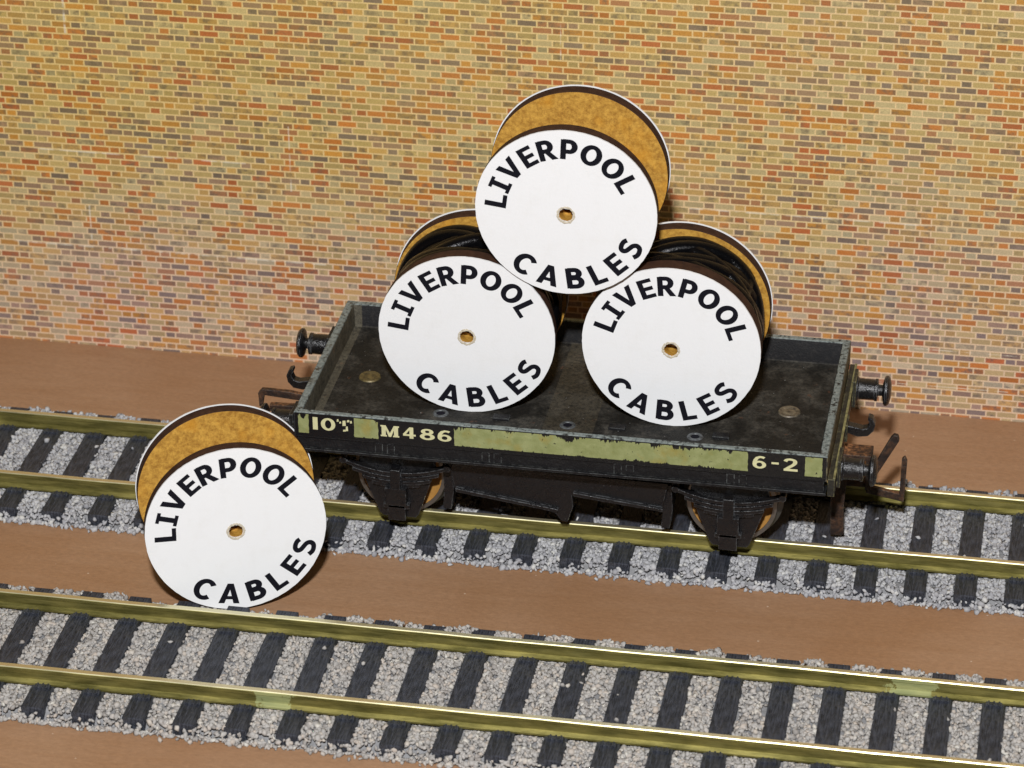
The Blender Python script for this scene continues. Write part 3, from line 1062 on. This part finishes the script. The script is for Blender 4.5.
# buffer beams
for sx in (-1, 1):
    a, b = sorted((sx * 37.45, sx * 38.45))
    mb = MB().box(a, b, YC - (16.3 if sx == 1 else 14.4), YC + 16.6, 17.0, 19.75)
    for yy in (YC - 11.3, YC + 11.3):
        a2, b2 = sorted((sx * 38.45, sx * 38.95))
        mb.box(a2, b2, yy - 2.0, yy + 2.0, 16.7, 20.9)
    a2, b2 = sorted((sx * 38.45, sx * 38.8))
    mb.box(a2, b2, YC - 1.6, YC + 1.6, 17.2, 19.9)
    mb.build('buffer_beam', mat_paint('worn_olive_black_beam', base=(0.020, 0.019, 0.016), wear=(0.30, 0.28, 0.13), dust=(0.14, 0.12, 0.06), wamt=0.95, damt=0.8, er=.2) if sx == 1 else M['black'], W, bevel=.08)
    if sx == 1:
        MB().box(38.15, 38.5, YC - 16.2, YC + 16.5, 19.7, 19.95).build('beam_edge', M['edge'], W, bevel=.05)
    for yy in (YC - 11.3, YC + 11.3):
        # buffer: stepped shank and mushroom head
        z = 18.75
        o = MB()
        pr = [(0.0, 38.8), (1.75, 38.8), (1.75, 39.1), (1.55, 39.3), (1.5, 41.5), (1.65, 41.6), (1.65, 41.95), (.85, 42.05), (.80, 42.7)]
        o.lathe([(r_, sx * h_) for r_, h_ in pr], 'x', (0, yy, z), 28)
        bo = o.build('buffer', M['glossy'], W, smooth=True)
        o = MB()
        pr = [(0.0, 42.6), (.85, 42.6), (1.95, 42.85), (2.2, 43.05), (2.2, 43.35), (1.9, 43.65), (1.1, 43.85), (0, 43.9)]
        o.lathe([(r_, sx * h_) for r_, h_ in pr], 'x', (0, yy, z), 32)
        o.build('buffer_head', M['glossy'], bo, smooth=True)
    # draw hook
    hp = [(38.6, 18.2), (40.2, 17.7), (41.6, 17.9), (42.4, 18.8), (42.6, 19.8), (42.2, 20.8), (41.6, 21.0), (41.5, 20.6), (41.8, 19.9), (41.5, 19.2), (40.8, 19.0), (39.8, 19.2), (38.6, 19.4)]
    MB().prism([(sx * a, b) for a, b in hp], 'y', YC - .7, YC + .7).build('draw_hook', M['glossy'], W, bevel=.12)
# couplings: rusty bent steel, hook on the right, loop on the left
mb = MB()
mb.box(38.3, 42.4, YC - 1.6, YC + 1.6, 14.4, 15.2)
mb.prism([(41.8, 10.6), (42.8, 10.3), (46.0, 16.8), (45.8, 17.6), (45.2, 17.7), (44.8, 17.2)], 'y', YC + .6, YC + 1.4)
mb.box(41.6, 42.4, YC - 1.3, YC + 1.3, 9.4, 14.4)
mb.prism([(41.7, 8.9), (47.2, 7.9), (47.35, 14.6), (47.0, 15.3), (46.6, 14.9), (46.5, 9.2), (42.2, 10.0)], 'y', YC - 1.2, YC - .4)
mb.box(38.4, 41.6, YC - .9, YC + .9, 9.6, 10.6)
mb.box(38.4, 39.2, YC - .9, YC + .9, 10.6, 14.4)
mb.build('coupling', M['rust'], W, bevel=.12)
MB().prism([(37.1, 12.8), (39.2, 12.8), (38.9, 7.5), (39.1, 3.1), (37.2, 2.9), (37.0, 7.5)], 'y', 5.0, 5.7).build('coupling_tail', M['rust'], W, bevel=.1)
mb = MB()
mb.prism([(-38.3, 16.0), (-45.9, 16.6), (-46.2, 14.9), (-46.7, 14.6), (-46.8, 16.9), (-46.2, 17.6), (-42.0, 17.5), (-38.3, 16.9)], 'y', YC - 1.3, YC - .5)
mb.prism([(-38.3, 13.3), (-45.6, 13.1), (-45.6, 14.2), (-38.3, 14.4)], 'y', YC + .2, YC + 1.2)
mb.build('coupling', M['rust'], W, bevel=.12)

# running gear
for ax in (-23.7, 23.7):
    MB().lathe([(0, -3.5), (.75, -3.5), (.75, 20.8), (0, 20.8)], 'y', (ax, 0, 10.75), 16).build('axle', M['tyre'], W, smooth=True)
    for sy in (-1, 1):
        ys = 0.0 if sy == -1 else 17.3
        o = MB()
        pr = [(.7, 1.3), (2.0, 1.4), (2.3, .9), (5.3, .8), (5.8, 1.15), (5.8, -.9), (.7, -.9)]
        if sy == -1:
            pr = [(r_, -h_) for r_, h_ in pr]
        o.lathe(pr, 'y', (ax, ys, 10.75), 56, close=True)
        wh = o.build('wheel', M['tan_wheel'], W, smooth=True)
        o = MB()
        pr = [(5.82, 1.25), (6.38, 1.25), (6.45, -.3), (7.15, -.75), (7.15, -1.25), (5.82, -1.25)]
        if sy == -1:
            pr = [(r_, -h_) for r_, h_ in pr]
        o.lathe(pr, 'y', (ax, ys, 10.75), 64, close=True)
        o.build('tyre', M['tyre'], wh, smooth=True)
        # axleguard, axlebox and leaf spring
        yf = -4.3 if sy == -1 else 21.6
        s_ = sy
        a, b = sorted((yf, yf - s_ * .9))
        MB().prism([(ax - 5.6, 13.6), (ax - 2.7, 5.9), (ax - 2.2, 5.4), (ax + 2.6, 5.4), (ax + 3.0, 6.0), (ax + 5.6, 13.6), (ax + 5.0, 17.4), (ax - 5.0, 17.4)], 'y', a, b).build('axleguard', M['glossy'], W, bevel=.12)
        o = MB()
        a, b = sorted((yf, yf + s_ * 1.5))
        o.box(ax - 1.55, ax + 1.55, a, b, 8.0, 10.9, ch=.18)
        a2, b2 = sorted((yf, yf + s_ * 1.0))
        o.box(ax - 1.3, ax + 1.3, a2, b2, 5.3, 7.9, ch=.15)
        o.box(ax - 1.9, ax + 1.9, a2, b2, 7.3, 8.05, ch=.15)
        o.build('axlebox', M['glossy'], W)
        o = MB()
        for k_, (hl, zc) in enumerate([(7.4, 13.0), (6.2, 12.25), (4.9, 11.5), (3.5, 10.95)]):
            n_ = 16
            up_, dn_ = [], []
            for i in range(n_ + 1):
                u = -1 + 2 * i / n_
                zz = zc + .028 * (u * hl) ** 2
                up_.append((ax + u * hl, zz + .27))
                dn_.append((ax + u * hl, zz - .27))
            a, b = sorted((yf + s_ * .02, yf + s_ * (1.1 - .1 * k_)))
            o.prism(up_ + dn_[::-1], 'y', a, b)
        o.box(ax - .75, ax + .75, min(yf, yf + s_ * 1.5), max(yf, yf + s_ * 1.5), 10.6, 13.9, ch=.15)
        for e in (-1, 1):
            o.lathe([(0, 0), (.5, 0), (.5, s_ * 1.3), (0, s_ * 1.3)], 'y', (ax + e * 7.5, yf, 14.7), 14)
            o.box(ax + e * 7.5 - .45, ax + e * 7.5 + .45, min(yf, yf + s_ * .8), max(yf, yf + s_ * .8), 14.9, 17.3)
        o.build('leaf_spring', M['glossy'], W, bevel=.05)
# brake gear on the near side
o = MB()
yk = -3.6
o.prism([(-16.4, 14.9), (-15.4, 9.9), (-10, 10.1), (-1.0, 7.8), (-.2, 6.6), (.7, 6.6), (1.5, 9.2), (1.3, 11.0), (14.1, 9.6), (14.9, 14.3), (14.9, 15.2), (-16.4, 15.6)], 'y', yk, yk + .8)
o.prism([(-16.2, 14.6), (15.0, 14.2), (15.0, 14.7), (-16.2, 15.1)], 'y', yk - .7, yk)
o.prism([(-15.3, 10.2), (-.6, 8.3), (-.6, 8.8), (-15.3, 10.8)], 'y', yk - .55, yk)
o.prism([(1.6, 11.2), (14.3, 9.9), (14.3, 10.4), (1.6, 11.8)], 'y', yk - .55, yk)
o.build('brake_lever', M['glossy'], W, bevel=.08)
for xx in (-16.6, 14.8):
    MB().prism([(xx - .9, 13.5), (xx + .5, 13.5), (xx + .75, 9.5), (xx + .3, 6.3), (xx - .9, 6.3), (xx - .7, 9.8)], 'y', -2.6, 1.2).build('brake_block', M['glossy'], W, bevel=.12)
MB().box(-13, 13, 2.5, 15, 14.5, 17.85).build('centre_casting', M['black'], W, bevel=.1)

# rivets and small holes in the deck
for xx in (-30.5, 30.3):
    mb = MB().lathe([(0, .10), (.75, .14), (.95, .05), (1.15, .17), (1.5, .17), (1.62, -.02)], 'z', (xx, 9.5, 19.93), 28)
    mb.build('rivet', M['rivet_brass'] if xx < 0 else M['rivet'], W, smooth=True)
for xx, yy in ((-18.3, 3.1), (.0, 2.8), (18.1, 2.6)):
    mb = MB().lathe([(.62, .0), (.70, .10), (.98, .11), (1.15, -.02)], 'z', (xx, yy - 2.2, 19.95), 22)
    mb.cur = 1
    mb.lathe([(0, .012), (.63, .012)], 'z', (xx, yy - 2.2, 19.93), 18)  # flat black disc paints the shade inside the hole
    mb.build('hole_rim', [M['hole_rim'], M['ink']], W, smooth=True)  # 'ink' here colours the disc that paints the hole shade
# raised cleats on the floor near the front
for xx in (-9.5, 7.0, 21.7):
    MB().box(xx - 1.2, xx + 1.2, 0.2, 1.5, 19.9, 20.35, ch=.12).build('floor_cleat', M['black'], W)
